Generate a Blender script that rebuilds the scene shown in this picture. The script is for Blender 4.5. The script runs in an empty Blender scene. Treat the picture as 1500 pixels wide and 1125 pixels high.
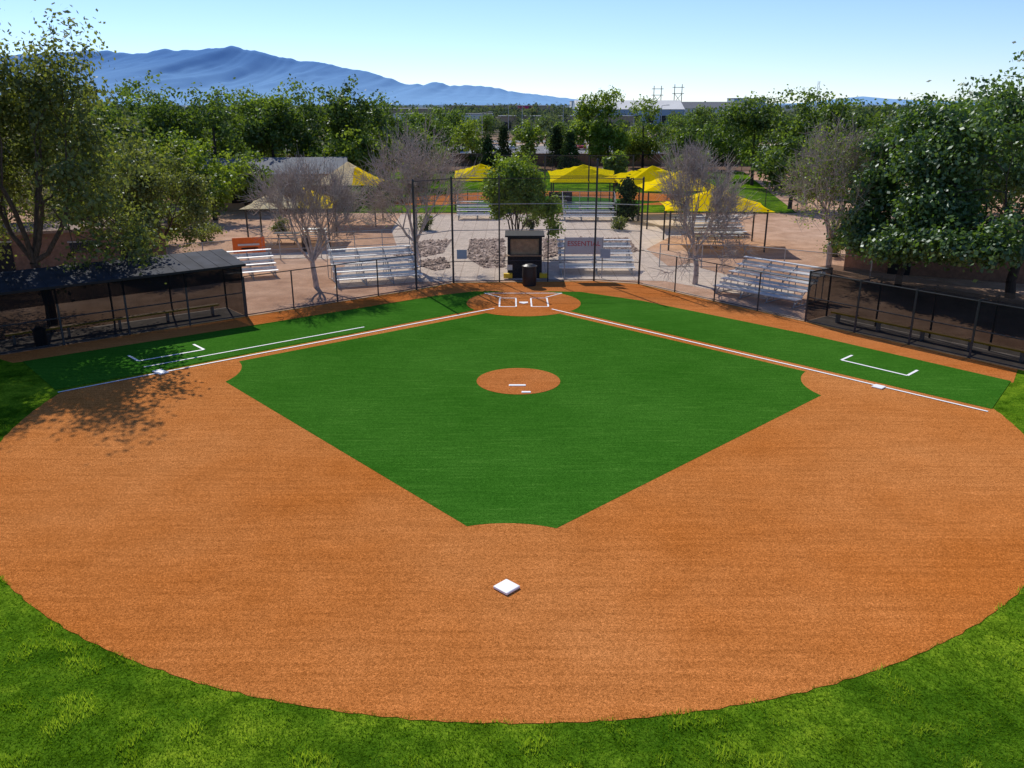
import bpy, math, random
import numpy as np
from mathutils import Vector
random.seed(7)
rng=np.random.default_rng(11)
scene=bpy.context.scene
COL=scene.collection

# ------------------------------------------------------------------ materials
class NT:
    def __init__(s,name):
        s.m=bpy.data.materials.new(name); s.m.use_nodes=True
        s.t=s.m.node_tree; s.t.nodes.clear()
        s.out=s.t.nodes.new('ShaderNodeOutputMaterial')
    def n(s,t,ins=None,**kw):
        nd=s.t.nodes.new(t)
        for k,v in kw.items(): setattr(nd,k,v)
        for k,v in (ins or {}).items():
            if isinstance(v,bpy.types.NodeSocket): s.t.links.new(v,nd.inputs[k])
            else: nd.inputs[k].default_value=v
        return nd
    def pos(s): return s.n('ShaderNodeNewGeometry').outputs['Position']
    def noise(s,scale,detail=3,rough=.55,vec=None):
        return s.n('ShaderNodeTexNoise',{'Scale':scale,'Detail':detail,'Roughness':rough,'Vector':vec or s.pos()}).outputs['Fac']
    def ramp(s,fac,stops):
        r=s.n('ShaderNodeValToRGB',{'Fac':fac}); e=r.color_ramp.elements
        while len(e)<len(stops): e.new(.5)
        for i,(p,c) in enumerate(stops):
            e[i].position=p; e[i].color=(*c,1) if len(c)==3 else c
        return r.outputs['Color']
    def mix(s,fac,a,b,mode='MIX'):
        nd=s.n('ShaderNodeMix',data_type='RGBA',blend_type=mode)
        for k,v in ((0,fac),(6,a),(7,b)):
            if isinstance(v,bpy.types.NodeSocket): s.t.links.new(v,nd.inputs[k])
            else: nd.inputs[k].default_value=v if k==0 else (*v,1)
        return nd.outputs[2]
    def math(s,op,a,b=0.0,clamp=False):
        nd=s.n('ShaderNodeMath',operation=op,use_clamp=clamp)
        for i,v in enumerate((a,b)):
            if isinstance(v,bpy.types.NodeSocket): s.t.links.new(v,nd.inputs[i])
            else: nd.inputs[i].default_value=v
        return nd.outputs[0]
    def bump(s,h,strength=.5,dist=.02):
        return s.n('ShaderNodeBump',{'Height':h,'Strength':strength,'Distance':dist}).outputs['Normal']
    def pbr(s,col,rough=.9,normal=None,metal=0.0,spec=.3):
        b=s.n('ShaderNodeBsdfPrincipled',{'Roughness':rough,'Metallic':metal,'Specular IOR Level':spec})
        if isinstance(col,bpy.types.NodeSocket): s.t.links.new(col,b.inputs['Base Color'])
        else: b.inputs['Base Color'].default_value=(*col,1)
        if normal is not None: s.t.links.new(normal,b.inputs['Normal'])
        return b.outputs[0]
    def diff(s,col,normal=None):
        b=s.n('ShaderNodeBsdfDiffuse',{'Color':col,'Roughness':.3})
        if normal is not None: s.t.links.new(normal,b.inputs['Normal'])
        return b.outputs[0]
    def end(s,sh):
        s.t.links.new(sh,s.out.inputs['Surface']); return s.m

def simple(name,col,rough=.8,var=.15,scale=3.0,metal=0.0,spec=.3,bump=0):
    t=NT(name); f=t.noise(scale,2)
    lo=tuple(c*(1-var) for c in col); hi=tuple(min(1,c*(1+var)) for c in col)
    c=t.ramp(f,[(.3,lo),(.7,hi)])
    nm=t.bump(t.noise(scale*8,2),bump,.02) if bump else None
    return t.end(t.pbr(c,rough,nm,metal,spec))

def mat_skin(name='infield_clay_turf',base=(.545,.178,.036)):
    t=NT(name); p=t.pos()
    big=t.noise(.11,4,.6); med=t.noise(.9,4,.65)
    mp=t.n('ShaderNodeMapping',{'Vector':p,'Rotation':(0,0,math.radians(38)),'Scale':(.22,4.2,1)}).outputs[0]
    stre=t.noise(1.6,5,.7,mp)
    a=(base[0]*.90,base[1]*.84,base[2]*.76); b=(base[0]*1.02,base[1]*1.15,base[2]*1.5)
    c=t.ramp(big,[(.36,a),(.64,b)])
    c=t.mix(.75,c,t.ramp(stre,[(.32,(.80,.77,.74)),(.5,(1,1,1)),(.68,(1.15,1.19,1.28))]),'MULTIPLY')
    c=t.mix(.35,c,t.ramp(med,[(.3,(.84,.82,.80)),(.7,(1.12,1.13,1.16))]),'MULTIPLY')
    f0=t.noise(24,3,.8); f2=t.noise(75,1,.7)
    c=t.mix(.95,c,t.ramp(f0,[(.30,(.56,.53,.51)),(.5,(1,1,1)),(.70,(1.4,1.5,1.7))]),'MULTIPLY')
    c=t.mix(1,c,t.ramp(f2,[(.32,(.5,.47,.45)),(.5,(1,1,1)),(.68,(1.5,1.6,1.8))]),'MULTIPLY')
    return t.end(t.diff(c,t.bump(f0,.3,.03)))

def mat_turf():
    t=NT('artificial_green_turf'); p=t.pos()
    big=t.noise(.22,3,.6)
    mp=t.n('ShaderNodeMapping',{'Vector':p,'Rotation':(0,0,math.radians(-32)),'Scale':(.4,5.5,1)}).outputs[0]
    st=t.noise(1.6,5,.7,mp)
    c=t.ramp(big,[(.3,(.032,.132,.009)),(.7,(.047,.164,.014))])
    c=t.mix(.85,c,t.ramp(st,[(.3,(.74,.77,.8)),(.56,(1.05,1.04,1.05)),(.70,(1.9,1.38,2.0))]),'MULTIPLY')
    f0=t.noise(22,3,.8); f2=t.noise(70,1,.7)
    c=t.mix(.9,c,t.ramp(f0,[(.30,(.55,.62,.6)),(.5,(1,1,1)),(.70,(1.7,1.4,1.8))]),'MULTIPLY')
    c=t.mix(.9,c,t.ramp(f2,[(.32,(.5,.55,.5)),(.5,(1,1,1)),(.68,(1.8,1.5,2.0))]),'MULTIPLY')
    return t.end(t.diff(c,t.bump(f0,.3,.03)))

def mat_lawn():
    t=NT('natural_lawn_grass')
    big=t.noise(.35,4,.65); med=t.noise(1.6,5,.75); f1=t.noise(20,3,.75)
    c=t.ramp(big,[(.36,(.045,.118,.006)),(.5,(.085,.180,.009)),(.64,(.16,.27,.014))])
    c=t.mix(1,c,t.ramp(med,[(.34,(.45,.52,.45)),(.5,(1,1,1)),(.66,(1.7,1.4,1.6))]),'MULTIPLY')
    c=t.mix(.9,c,t.ramp(f1,[(.3,(.35,.42,.3)),(.5,(1,1,1)),(.7,(1.7,1.5,1.5))]),'MULTIPLY')
    return t.end(t.diff(c,t.bump(f1,.6,.05)))

def mat_ground():
    t=NT('desert_ground'); p=t.pos()
    n1=t.noise(.05,5,.65); n2=t.noise(.8,5,.7); n3=t.noise(12,2,.7)
    c=t.ramp(n1,[(.3,(.44,.245,.15)),(.5,(.58,.37,.25)),(.7,(.64,.45,.335))])
    c=t.mix(.8,c,t.ramp(n2,[(.3,(.66,.63,.60)),(.7,(1.15,1.15,1.15))]),'MULTIPLY')
    c=t.mix(.6,c,t.ramp(n3,[(.35,(.7,.7,.7)),(.65,(1.2,1.2,1.2))]),'MULTIPLY')
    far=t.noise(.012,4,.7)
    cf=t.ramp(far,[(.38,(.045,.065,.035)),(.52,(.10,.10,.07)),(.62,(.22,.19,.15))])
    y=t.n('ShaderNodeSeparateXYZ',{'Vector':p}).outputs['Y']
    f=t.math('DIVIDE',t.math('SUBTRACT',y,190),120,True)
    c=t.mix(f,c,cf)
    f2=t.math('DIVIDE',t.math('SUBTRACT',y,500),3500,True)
    c=t.mix(f2,c,(.16,.24,.33))  # bluish distance haze painted into the far ground colour
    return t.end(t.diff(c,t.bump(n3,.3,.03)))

def mat_gravel():
    t=NT('river_rock_gravel')
    v=t.n('ShaderNodeTexVoronoi',{'Scale':5.0,'Vector':t.pos()})
    c=t.ramp(t.n('ShaderNodeSeparateColor',{'Color':v.outputs['Color']}).outputs[0],[(0,(.07,.045,.038)),(.5,(.19,.125,.10)),(1,(.46,.35,.29))])
    return t.end(t.pbr(c,.85,t.bump(v.outputs['Distance'],.8,.08)))

def mat_conc(name='concrete_paving',col=(.68,.56,.45)):
    t=NT(name); n=t.noise(1.5,4,.65); n2=t.noise(18,2)
    c=t.ramp(n,[(.3,tuple(x*.8 for x in col)),(.7,tuple(x*1.1 for x in col))])
    c=t.mix(.4,c,t.ramp(n2,[(.3,(.8,.8,.8)),(.7,(1.1,1.1,1.1))]),'MULTIPLY')
    b=t.n('ShaderNodeTexBrick',{'Vector':t.pos(),'Scale':.5,'Mortar Size':.010,'Color1':(1,1,1,1),'Color2':(.95,.95,.95,1),'Mortar':(.65,.6,.58,1)})
    b.offset=0
    c=t.mix(1,c,b.outputs['Color'],'MULTIPLY')
    return t.end(t.diff(c))

def mat_leaf(name,dark,mid,light,transl=.42,gl=.03):
    t=NT(name)
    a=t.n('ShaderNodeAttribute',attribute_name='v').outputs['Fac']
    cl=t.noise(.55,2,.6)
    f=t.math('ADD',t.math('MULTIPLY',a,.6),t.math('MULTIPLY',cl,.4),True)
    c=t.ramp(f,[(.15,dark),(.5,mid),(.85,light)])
    d=t.n('ShaderNodeBsdfDiffuse',{'Color':c}).outputs[0]
    c2=t.mix(1,c,(1.6,1.5,.6),'MULTIPLY')
    tr=t.n('ShaderNodeBsdfTranslucent',{'Color':c2}).outputs[0]
    m=t.n('ShaderNodeMixShader',{0:transl,1:d,2:tr}).outputs[0]
    if gl:
        g=t.n('ShaderNodeBsdfGlossy',{'Roughness':.45,'Color':(.8,.85,.9,1)}).outputs[0]
        m=t.n('ShaderNodeMixShader',{0:gl,1:m,2:g}).outputs[0]
    return t.end(m)

def mat_bark(name,col):
    t=NT(name); p=t.pos()
    mp=t.n('ShaderNodeMapping',{'Vector':p,'Scale':(1,1,.25)}).outputs[0]
    n=t.noise(14,2,.6,mp)
    c=t.ramp(n,[(.3,tuple(x*.6 for x in col)),(.7,tuple(x*1.25 for x in col))])
    return t.end(t.diff(c))

def mat_link(name,col,pitch,wire):
    """woven wire: diamond weave in UV metres with open gaps"""
    t=NT(name)
    uv=t.n('ShaderNodeUVMap').outputs['UV']
    s=t.n('ShaderNodeSeparateXYZ',{'Vector':uv})
    a=t.math('ADD',s.outputs[0],s.outputs[1]); b=t.math('SUBTRACT',s.outputs[0],s.outputs[1])
    def wr(x):
        fr=t.math('FRACT',t.math('ADD',t.math('DIVIDE',x,pitch),500.0))
        return t.math('LESS_THAN',fr,wire)
    m=t.math('MAXIMUM',wr(a),wr(b))
    tr=t.n('ShaderNodeBsdfTransparent').outputs[0]
    sh=t.n('ShaderNodeBsdfDiffuse',{'Color':(*col,1)}).outputs[0]
    return t.end(t.n('ShaderNodeMixShader',{0:m,1:tr,2:sh}).outputs[0])
def mat_screen(name,col,cover):
    """fine woven shade cloth: thread coverage varies slightly over the cloth"""
    t=NT(name); n=t.noise(.9,3,.6)
    m=t.math('ADD',t.math('MULTIPLY',t.math('SUBTRACT',n,.5),.25),cover,True)
    tr=t.n('ShaderNodeBsdfTransparent').outputs[0]
    sh=t.n('ShaderNodeBsdfDiffuse',{'Color':(*col,1)}).outputs[0]
    return t.end(t.n('ShaderNodeMixShader',{0:m,1:tr,2:sh}).outputs[0])

def mat_fabric(name,col):
    t=NT(name); n=t.noise(3,2)
    c=t.ramp(n,[(.3,tuple(x*.9 for x in col)),(.7,tuple(min(1,x*1.08) for x in col))])
    d=t.n('ShaderNodeBsdfDiffuse',{'Color':c}).outputs[0]
    tr=t.n('ShaderNodeBsdfTranslucent',{'Color':c}).outputs[0]
    return t.end(t.n('ShaderNodeMixShader',{0:.4,1:d,2:tr}).outputs[0])

M=dict(
 skin=mat_skin(), track=mat_skin('warning_track_clay',(.53,.168,.036)), turf=mat_turf(), lawn=mat_lawn(), ground=mat_ground(),
 gravel=mat_gravel(), conc=mat_conc(), slab=simple('dugout_concrete',(.26,.22,.19),.9,.2,2,0,.1), white=simple('white_paint',(.80,.80,.79),.7,.05,20), rubber=simple('white_rubber',(.82,.82,.8),.5,.04,10),
 black=simple('black_metal',(.02,.02,.022),.6,.2,6,0,.15), blackpl=simple('black_plastic',(.015,.015,.017),.45,.2,6),
 galv=simple('galvanised_steel',(.36,.36,.36),.5,.12,8,.3), dpole=simple('dark_painted_pole',(.045,.047,.05),.5,.15,8,.2),
 alu=simple('bleacher_aluminium',(.68,.67,.65),.4,.12,6,.3), roofd=simple('dark_metal_roof',(.04,.044,.056),.8,.3,1.2,0,.08),
 yellow=mat_fabric('yellow_canopy_fabric',(.92,.70,.008)), cream=mat_fabric('cream_canopy_fabric',(.88,.80,.50)),
 ypaint=simple('yellow_paint',(.75,.50,.02),.5,.1,5),
 brown=simple('brown_block_wall',(.22,.13,.09),.9,.2,5,0,.1,.3), tan=simple('tan_stucco',(.42,.30,.21),.9,.12,2,0,.1,.2),
 tanroof=simple('brown_roofing',(.24,.175,.14),.9,.2,3,0,.1), mroof=simple('grey_metal_roof',(.15,.16,.175),.8,.15,1.5,0,.08),
 link=mat_link('chain_link_mesh',(.22,.225,.23),.075,.055), link2=mat_link('backstop_net_mesh',(.10,.105,.11),.075,.042),
 screen=mat_screen('black_windscreen_mesh',(.012,.011,.011),.64), screen2=mat_screen('black_windscreen_dense',(.012,.011,.012),.66), screen3=mat_screen('black_shade_cloth',(.012,.011,.012),.88),
 leafA=mat_leaf('leaf_green',(.030,.056,.012),(.085,.145,.026),(.18,.27,.05)),
 leafB=mat_leaf('leaf_olive',(.055,.075,.024),(.13,.165,.046),(.25,.29,.09)),
 leafC=mat_leaf('leaf_deep_green',(.022,.052,.014),(.07,.14,.030),(.17,.265,.065),.40,.05),
 leafD=mat_leaf('leaf_bright',(.05,.088,.012),(.14,.215,.025),(.26,.35,.05)),
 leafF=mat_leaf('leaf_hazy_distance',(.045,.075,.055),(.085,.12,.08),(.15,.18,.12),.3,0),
 needle=mat_leaf('needle_green',(.02,.035,.016),(.035,.06,.026),(.07,.11,.04),.15,0),
 bark=mat_bark('bark_brown',(.12,.09,.07)), barkG=mat_bark('bark_grey_twigs',(.48,.40,.35)), barkD=mat_bark('bark_dark',(.07,.058,.05)),
 blade=mat_leaf('grass_blades',(.030,.085,.003),(.10,.205,.008),(.30,.43,.05),.42,0),
 asphalt=simple('asphalt',(.15,.15,.155),.9,.15,.4), orange=simple('orange_banner',(.80,.17,.03),.6,.1,3),
 greysign=simple('blue_grey_sign',(.30,.36,.42),.5,.05,3), banner=simple('pale_banner',(.50,.50,.52),.6,.05,3), red=simple('red_lettering',(.5,.03,.03),.6,.05,3),
 wood=simple('wood_counter',(.36,.22,.12),.7,.2,5), glass=simple('dark_glass',(.02,.03,.04),.1,.1,1), magenta=simple('magenta_wall',(.45,.03,.14),.8,.05,.1),
 bluewall=simple('pale_blue_wall',(.35,.42,.5),.8,.05,.1), whitewall=simple('white_wall',(.62,.62,.6),.8,.05,.1), tyre=simple('tyre',(.02,.02,.02),.9,.1,3),
 carw=simple('car_paint_white',(.7,.7,.7),.3,.02,1,0,.5), cars=simple('car_paint_silver',(.35,.36,.38),.3,.02,1,.3,.5), carr=simple('car_paint_red',(.35,.02,.02),.3,.02,1,0,.5), cark=simple('car_paint_dark',(.03,.035,.05),.3,.02,1,0,.5),
)
# ------------------------------------------------------------------ builders
class B:
    def __init__(s,name): s.name=name; s.v=[]; s.f=[]; s.m=[]; s.uv=[]; s.mats=[]
    def mi(s,k):
        if k not in s.mats: s.mats.append(k)
        return s.mats.index(k)
    def face(s,pts,k,uv=None):
        i=len(s.v); s.v+= [tuple(p) for p in pts]; s.f.append(tuple(range(i,i+len(pts)))); s.m.append(s.mi(k)); s.uv.append(uv)
    def box(s,c,sz,k,rot=0,tilt=None):
        cx,cy,cz=c; a,b,d=[q/2 for q in sz]; co,si=math.cos(rot),math.sin(rot)
        P=[]
        for z in(-d,d):
            for x,y in((-a,-b),(a,-b),(a,b),(-a,b)):
                P.append((cx+x*co-y*si,cy+x*si+y*co,cz+z))
        i=len(s.v); s.v+=P
        for q in((0,3,2,1),(4,5,6,7),(0,1,5,4),(1,2,6,5),(2,3,7,6),(3,0,4,7)):
            s.f.append(tuple(i+j for j in q)); s.m.append(s.mi(k)); s.uv.append(None)
    def tube(s,p0,p1,r,k,n=8,r1=None):
        p0=Vector(p0);p1=Vector(p1); d=(p1-p0).normalized()
        a=d.orthogonal().normalized(); b=d.cross(a); r1=r if r1 is None else r1
        i=len(s.v)
        for p,rr in((p0,r),(p1,r1)):
            for j in range(n):
                t=2*math.pi*j/n; s.v.append(tuple(p+a*rr*math.cos(t)+b*rr*math.sin(t)))
        for j in range(n):
            s.f.append((i+j,i+(j+1)%n,i+n+(j+1)%n,i+n+j)); s.m.append(s.mi(k)); s.uv.append(None)
        s.f.append(tuple(i+j for j in range(n))[::-1]); s.m.append(s.mi(k)); s.uv.append(None)
        s.f.append(tuple(i+n+j for j in range(n))); s.m.append(s.mi(k)); s.uv.append(None)
    def panel(s,a,b,z0,z1,k):
        L=math.hypot(b[0]-a[0],b[1]-a[1])
        s.face([(a[0],a[1],z0),(b[0],b[1],z0),(b[0],b[1],z1),(a[0],a[1],z1)],k,[(0,z0),(L,z0),(L,z1),(0,z1)])
    def done(s,smooth=False,bevel=0):
        me=bpy.data.meshes.new(s.name); me.from_pydata(s.v,[],s.f)
        for k in s.mats: me.materials.append(M[k])
        me.polygons.foreach_set('material_index',s.m)
        if any(u for u in s.uv):
            ul=me.uv_layers.new(name='UVMap')
            for p,u in zip(me.polygons,s.uv):
                if u:
                    for li,c in zip(p.loop_indices,u): ul.data[li].uv=c
        me.validate(); me.update()
        o=bpy.data.objects.new(s.name,me); COL.objects.link(o)
        if bevel:
            md=o.modifiers.new('bevel','BEVEL'); md.width=bevel; md.segments=2; md.limit_method='ANGLE'
        if smooth: me.shade_smooth()
        return o

def sheet(name,pts,z,k):
    b=B(name); b.face([(x,y,z) for x,y in pts],k); o=b.done()
    if o.data.polygons and o.data.polygons[0].normal.z<0: o.data.flip_normals()
    return o

def fastmesh(name,groups,mats,v_default=.5):
    off=0; V=[];L=[];S=[];T=[];MI=[];A=[]; ls=0
    for v,f,mi,a in groups:
        V.append(v); L.append((f+off).ravel()); k=f.shape[1]
        S.append(ls+np.arange(len(f))*k); T.append(np.full(len(f),k)); MI.append(np.full(len(f),mi))
        A.append(np.full(len(f),v_default) if a is None else a); ls+=len(f)*k; off+=len(v)
    V=np.concatenate(V);L=np.concatenate(L);S=np.concatenate(S);T=np.concatenate(T);MI=np.concatenate(MI);A=np.concatenate(A)
    me=bpy.data.meshes.new(name)
    me.vertices.add(len(V)); me.vertices.foreach_set('co',V.astype(np.float32).ravel())
    me.loops.add(len(L)); me.loops.foreach_set('vertex_index',L.astype(np.int32))
    me.polygons.add(len(S)); me.polygons.foreach_set('loop_start',S.astype(np.int32))
    try: me.polygons.foreach_set('loop_total',T.astype(np.int32))
    except Exception: pass
    me.polygons.foreach_set('material_index',MI.astype(np.int32))
    at=me.attributes.new('v','FLOAT','FACE'); at.data.foreach_set('value',A.astype(np.float32))
    for m in mats: me.materials.append(M[m])
    me.update(calc_edges=True)
    o=bpy.data.objects.new(name,me); COL.objects.link(o); return o

def norm(a): return a/np.maximum(np.linalg.norm(a,axis=-1,keepdims=True),1e-9)
def tubes(P0,P1,R0,R1,n):
    d=norm(P1-P0); ref=np.where(np.abs(d[:,2:3])<.9,np.array([[0,0,1.]]),np.array([[1.,0,0]]))
    a=norm(np.cross(d,ref)); b=np.cross(d,a); N=len(P0)
    t=np.arange(n)*2*np.pi/n
    ring=a[:,None,:]*np.cos(t)[None,:,None]+b[:,None,:]*np.sin(t)[None,:,None]
    V=np.concatenate([P0[:,None,:]+ring*R0[:,None,None],P1[:,None,:]+ring*R1[:,None,None]],1).reshape(-1,3)
    j=np.arange(n); base=np.arange(N)[:,None]*2*n
    F=np.stack([base+j,base+(j+1)%n,base+n+(j+1)%n,base+n+j],-1).reshape(-1,4)
    return V,F
def leaves(C,per,sig,size,flat=.75,cv=None,bias=.8):
    """diamond-shaped leaf faces gathered in clumps round the points C, facing outward and up"""
    N=len(C)*per
    off=rng.normal(0,1,(N,3))*np.array([1,1,flat])*sig
    c=np.repeat(C,per,0)+off
    nn=norm(norm(off)*bias+np.array([[0,0,.45]])+rng.normal(0,.55,(N,3)))
    a=norm(np.cross(nn,rng.normal(0,1,(N,3)))); b=np.cross(nn,a)
    s=size*rng.uniform(.6,1.3,(N,1))
    V=np.stack([c-a*s*.5,c+b*s*.32,c+a*s*.5,c-b*s*.32],1).reshape(-1,3)
    F=np.arange(N*4).reshape(-1,4)
    clump=np.repeat(rng.uniform(0,1,len(C)) if cv is None else cv,per)
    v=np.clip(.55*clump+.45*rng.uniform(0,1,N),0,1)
    return V,F,v

def skeleton(levels,kids,spread,ratio=.74,wob=.16,upb=.05,trunk=1.0,nseg=3,r0=.16):
    segs=[];terms=[]
    def rec(p,d,L,r,lv):
        ns=nseg
        for i in range(ns):
            d=norm(d+rng.normal(0,wob if lv else wob*.35,3)+np.array([0,0,upb]))
            p2=p+d*L/ns; r2=r*(.90 if lv else .93)
            segs.append((p,p2,r,r2,lv)); p=p2; r=r2
            if lv==levels or (lv==levels-1 and i>0): terms.append(p)
            if 0<lv<levels and i==1 and rng.random()<.45:
                ax=norm(rng.normal(0,1,3)); nd=norm(d+ax*.9*spread); rec(p,nd,L*ratio*.8,r*.55,lv+1)
        if lv>=levels: return
        k=kids[lv]; az0=rng.uniform(0,6.28)
        u=norm(np.cross(d,rng.normal(0,1,3))); w=np.cross(d,u)
        for j in range(k):
            az=az0+6.283*j/k+rng.normal(0,.25); tl=spread*rng.uniform(.55,1.25)*(1.25 if lv==0 else 1)
            if lv==0 and j==0: tl*=.2
            nd=norm(d*math.cos(tl)+(u*math.cos(az)+w*math.sin(az))*math.sin(tl))
            rec(p,nd,L*ratio*rng.uniform(.8,1.15),r*(.72 if k<3 else .62),lv+1)
    rec(np.zeros(3),np.array([0,0,1.]),trunk,r0,0)
    return segs,np.array(terms)

def tree(name,x,y,H,R,levels=4,kids=(5,3,3,3),spread=.7,leafm='leafA',barkm='bark',per=40,sig=.35,size=.2,fork=.16,r0=.2,
         keep=1.0,ratio=.78,twigs=0,upb=.0,ox=0,oy=0,wob=.2,tw_len=.7,min_r=.008,low=None,seed=None):
    global rng
    keep_rng=rng
    if seed is not None: rng=np.random.default_rng(seed)
    segs,T=skeleton(levels,kids,spread,ratio,wob,upb,1.0,3,r0)
    P0=np.array([s[0] for s in segs]);P1=np.array([s[1] for s in segs]);R0=np.array([s[2] for s in segs]);R1=np.array([s[3] for s in segs]);LV=np.array([s[4] for s in segs])
    zt=P1[LV==0][:,2].max(); zm=P1[:,2].max(); ht=H*fork; top=H-sig*.8
    cen=T[:,:2].mean(0)
    sr=(R-sig*.6)/np.quantile(np.linalg.norm(T[:,:2]-cen*.8,axis=1),.96)
    lowz=H*fork*.7 if low is None else low
    def sc(P):
        z=P[:,2]; z2=np.where(z<zt,z/zt*ht,ht+(z-zt)/(zm-zt)*(top-ht))
        kk=np.clip((z-zt*.5)/(zm-zt),0,1)[:,None]
        xy=(P[:,:2]-cen*.8*np.minimum(kk*2,1))*sr
        r=np.linalg.norm(xy,axis=1)
        xy=xy*np.where(r>R,(R+(r-R)*.3)/np.maximum(r,1e-6),1)[:,None]
        z2=np.where((r>.6)&(z2<lowz),lowz+(lowz-z2)*.15,z2)
        Q=np.stack([xy[:,0],xy[:,1],z2],1); k=np.clip(z2[:,None]/H,0,1)
        return Q+np.array([[x,y,-.05]])+k*np.array([[ox,oy,0]])
    P0=sc(P0);P1=sc(P1);T=sc(T)
    g=[]
    thick=LV<=1
    V,F=tubes(P0[thick],P1[thick],R0[thick],R1[thick],8); g.append((V,F,0,None))
    th=~thick
    V,F=tubes(P0[th],P1[th],np.maximum(R0[th],min_r),np.maximum(R1[th],min_r),4); g.append((V,F,0,None))
    if twigs:
        C=np.repeat(T,twigs,0); outd=norm(C-np.array([[x+ox*.5,y+oy*.5,H*.35]]))
        D=norm(outd*.9+rng.normal(0,.6,C.shape)+np.array([[0,0,.15]]))
        Lg=rng.uniform(.4,1.2,(len(C),1))*tw_len
        V,F=tubes(C,C+D*Lg,np.full(len(C),.011),np.full(len(C),.006),3); g.append((V,F,0,None))
    if per:
        TT=T[rng.random(len(T))<keep]
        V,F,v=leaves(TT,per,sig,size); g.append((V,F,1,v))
    rng=keep_rng
    return fastmesh(name,g,[barkm,leafm])

def conifer(name,x,y,H,R,leafm='needle'):
    C=[];cv=[]
    n=int(H*22)
    for i in range(n):
        z=H*(.06+.94*rng.random()**1.1); r=R*(1-z/H)**.8*rng.uniform(.35,1.05); a=rng.uniform(0,6.283)
        C.append((x+r*math.cos(a),y+r*math.sin(a),z)); cv.append(rng.random())
    V,F,v=leaves(np.array(C),26,.3,.3,.5,np.array(cv))
    V2,F2=tubes(np.array([[x,y,0.]]),np.array([[x,y,H*.9]]),np.array([.18]),np.array([.03]),6)
    return fastmesh(name,[(V2,F2,0,None),(V,F,1,v)],['bark',leafm])

def crowns(name,items,leafm,barkm='barkD',clumps=55,per=55,sig=.55,size=.36,flat=.75,lo=.25,nbr=(7,11)):
    g=[]
    for (x,y,H,R) in items:
        nb=rng.integers(*nbr); Cs=[];cv=[]; tone=rng.uniform(-.15,.15)
        for b in range(nb):
            a=rng.uniform(0,6.283); rr=R*rng.uniform(.25,.75); bz=H*rng.uniform(lo,.78); br=R*rng.uniform(.28,.55)
            if b==0: rr=R*.1; br=R*.5; bz=H-br*.95
            if b==1: rr=0; br=R*.6; bz=H*.5
            bz=min(bz,H-br*.9-rng.uniform(0,.06)*H*(b>0))
            k=int(clumps/nb*1.15)+1
            d=norm(rng.normal(0,1,(k,3))); rad=br*rng.uniform(.6,1.0,(k,1))
            Cs.append(np.array([[x+rr*math.cos(a),y+rr*math.sin(a),bz]])+d*rad*np.array([[1,1,.95]]))
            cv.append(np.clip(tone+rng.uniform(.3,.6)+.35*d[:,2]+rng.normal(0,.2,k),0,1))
        C=np.concatenate(Cs); C[:,2]=np.clip(C[:,2],.12*H,H)
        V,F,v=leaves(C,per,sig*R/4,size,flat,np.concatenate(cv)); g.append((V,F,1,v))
        P0=np.array([[x,y,-.1]]);P1=np.array([[x+rng.normal(0,.3),y,H*.6]])
        V,F=tubes(P0,P1,np.array([.22]),np.array([.1]),6); g.append((V,F,0,None))
    return fastmesh(name,g,[barkm,leafm])

# ------------------------------------------------------------------ ground & field
gb=B('ground')
xs=[-14000,-3000,-600,-120,120,600,3000,14000]; ys=[-60,60,200,600,2500,15000]
for i in range(len(xs)-1):
    for j in range(len(ys)-1):
        gb.face([(xs[i],ys[j],0),(xs[i+1],ys[j],0),(xs[i+1],ys[j+1],0),(xs[i],ys[j+1],0)],'ground')
gb.done()
FENL=[(-40.0,15.4),(-20.3,31.6),(-12.4,38.0),(-5.11,43.9),(-3.25,45.7)]
FENR=[(4.6,46.2),(7.0,45.4),(13.4,37.0),(19.2,29.5),(30,15.5)]
sheet('lawn',[(-60,-20),(60,-20),(60,15.4)]+FENR[::-1]+FENL[::-1]+[(-60,15.4)],.010,'lawn')
sheet('warning_track',[(-19.2,30.6),(-20.5,31.42),(-12.4,37.95),(-5.11,43.8),(-3.25,45.6),(4.6,46.1),(6.95,45.3),(13.35,36.95),(18.95,29.75),(17.9,28.2),(6,36),(.6,38),(-6,36)],.014,'track')
nL=np.array([-.644,.765]); nR=np.array([.725,.689])
fL0=np.array([-15.64,27.09]);fL1=np.array([-.76,39.6]);fR0=np.array([15.37,25.21]);fR1=np.array([1.82,39.46])
cc=np.array([.1,26.6]); RR=15.66
def ang(p): return math.atan2(p[1]-cc[1],p[0]-cc[0])
a0=ang(fL0+nL*.37); a1=ang(fR0+nR*.37)
if a0>0: a0-=2*math.pi
arc=[(cc[0]+RR*math.cos(a0+(a1-a0)*i/240)+0,cc[1]+RR*math.sin(a0+(a1-a0)*i/240)) for i in range(241)]
arc=[(x+.03*math.sin(i*1.7)*random.random(),y+.03*math.cos(i*2.3)*random.random()) for i,(x,y) in enumerate(arc)]
sheet('infield_skin',arc+[tuple(fR1+nR*.37),(.6,41.5),tuple(fL1+nL*.37)],.018,'skin')
def arcpts(c,a,b,n=14):
    t0=math.atan2(a[1]-c[1],a[0]-c[0]); t1=math.atan2(b[1]-c[1],b[0]-c[0])
    while t1-t0>math.pi: t1-=2*math.pi
    while t0-t1>math.pi: t1+=2*math.pi
    r0=math.hypot(a[0]-c[0],a[1]-c[1]); r1=math.hypot(b[0]-c[0],b[1]-c[1])
    return [(c[0]+(r0+(r1-r0)*i/n)*math.cos(t0+(t1-t0)*i/n),c[1]+(r0+(r1-r0)*i/n)*math.sin(t0+(t1-t0)*i/n)) for i in range(n+1)]
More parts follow.
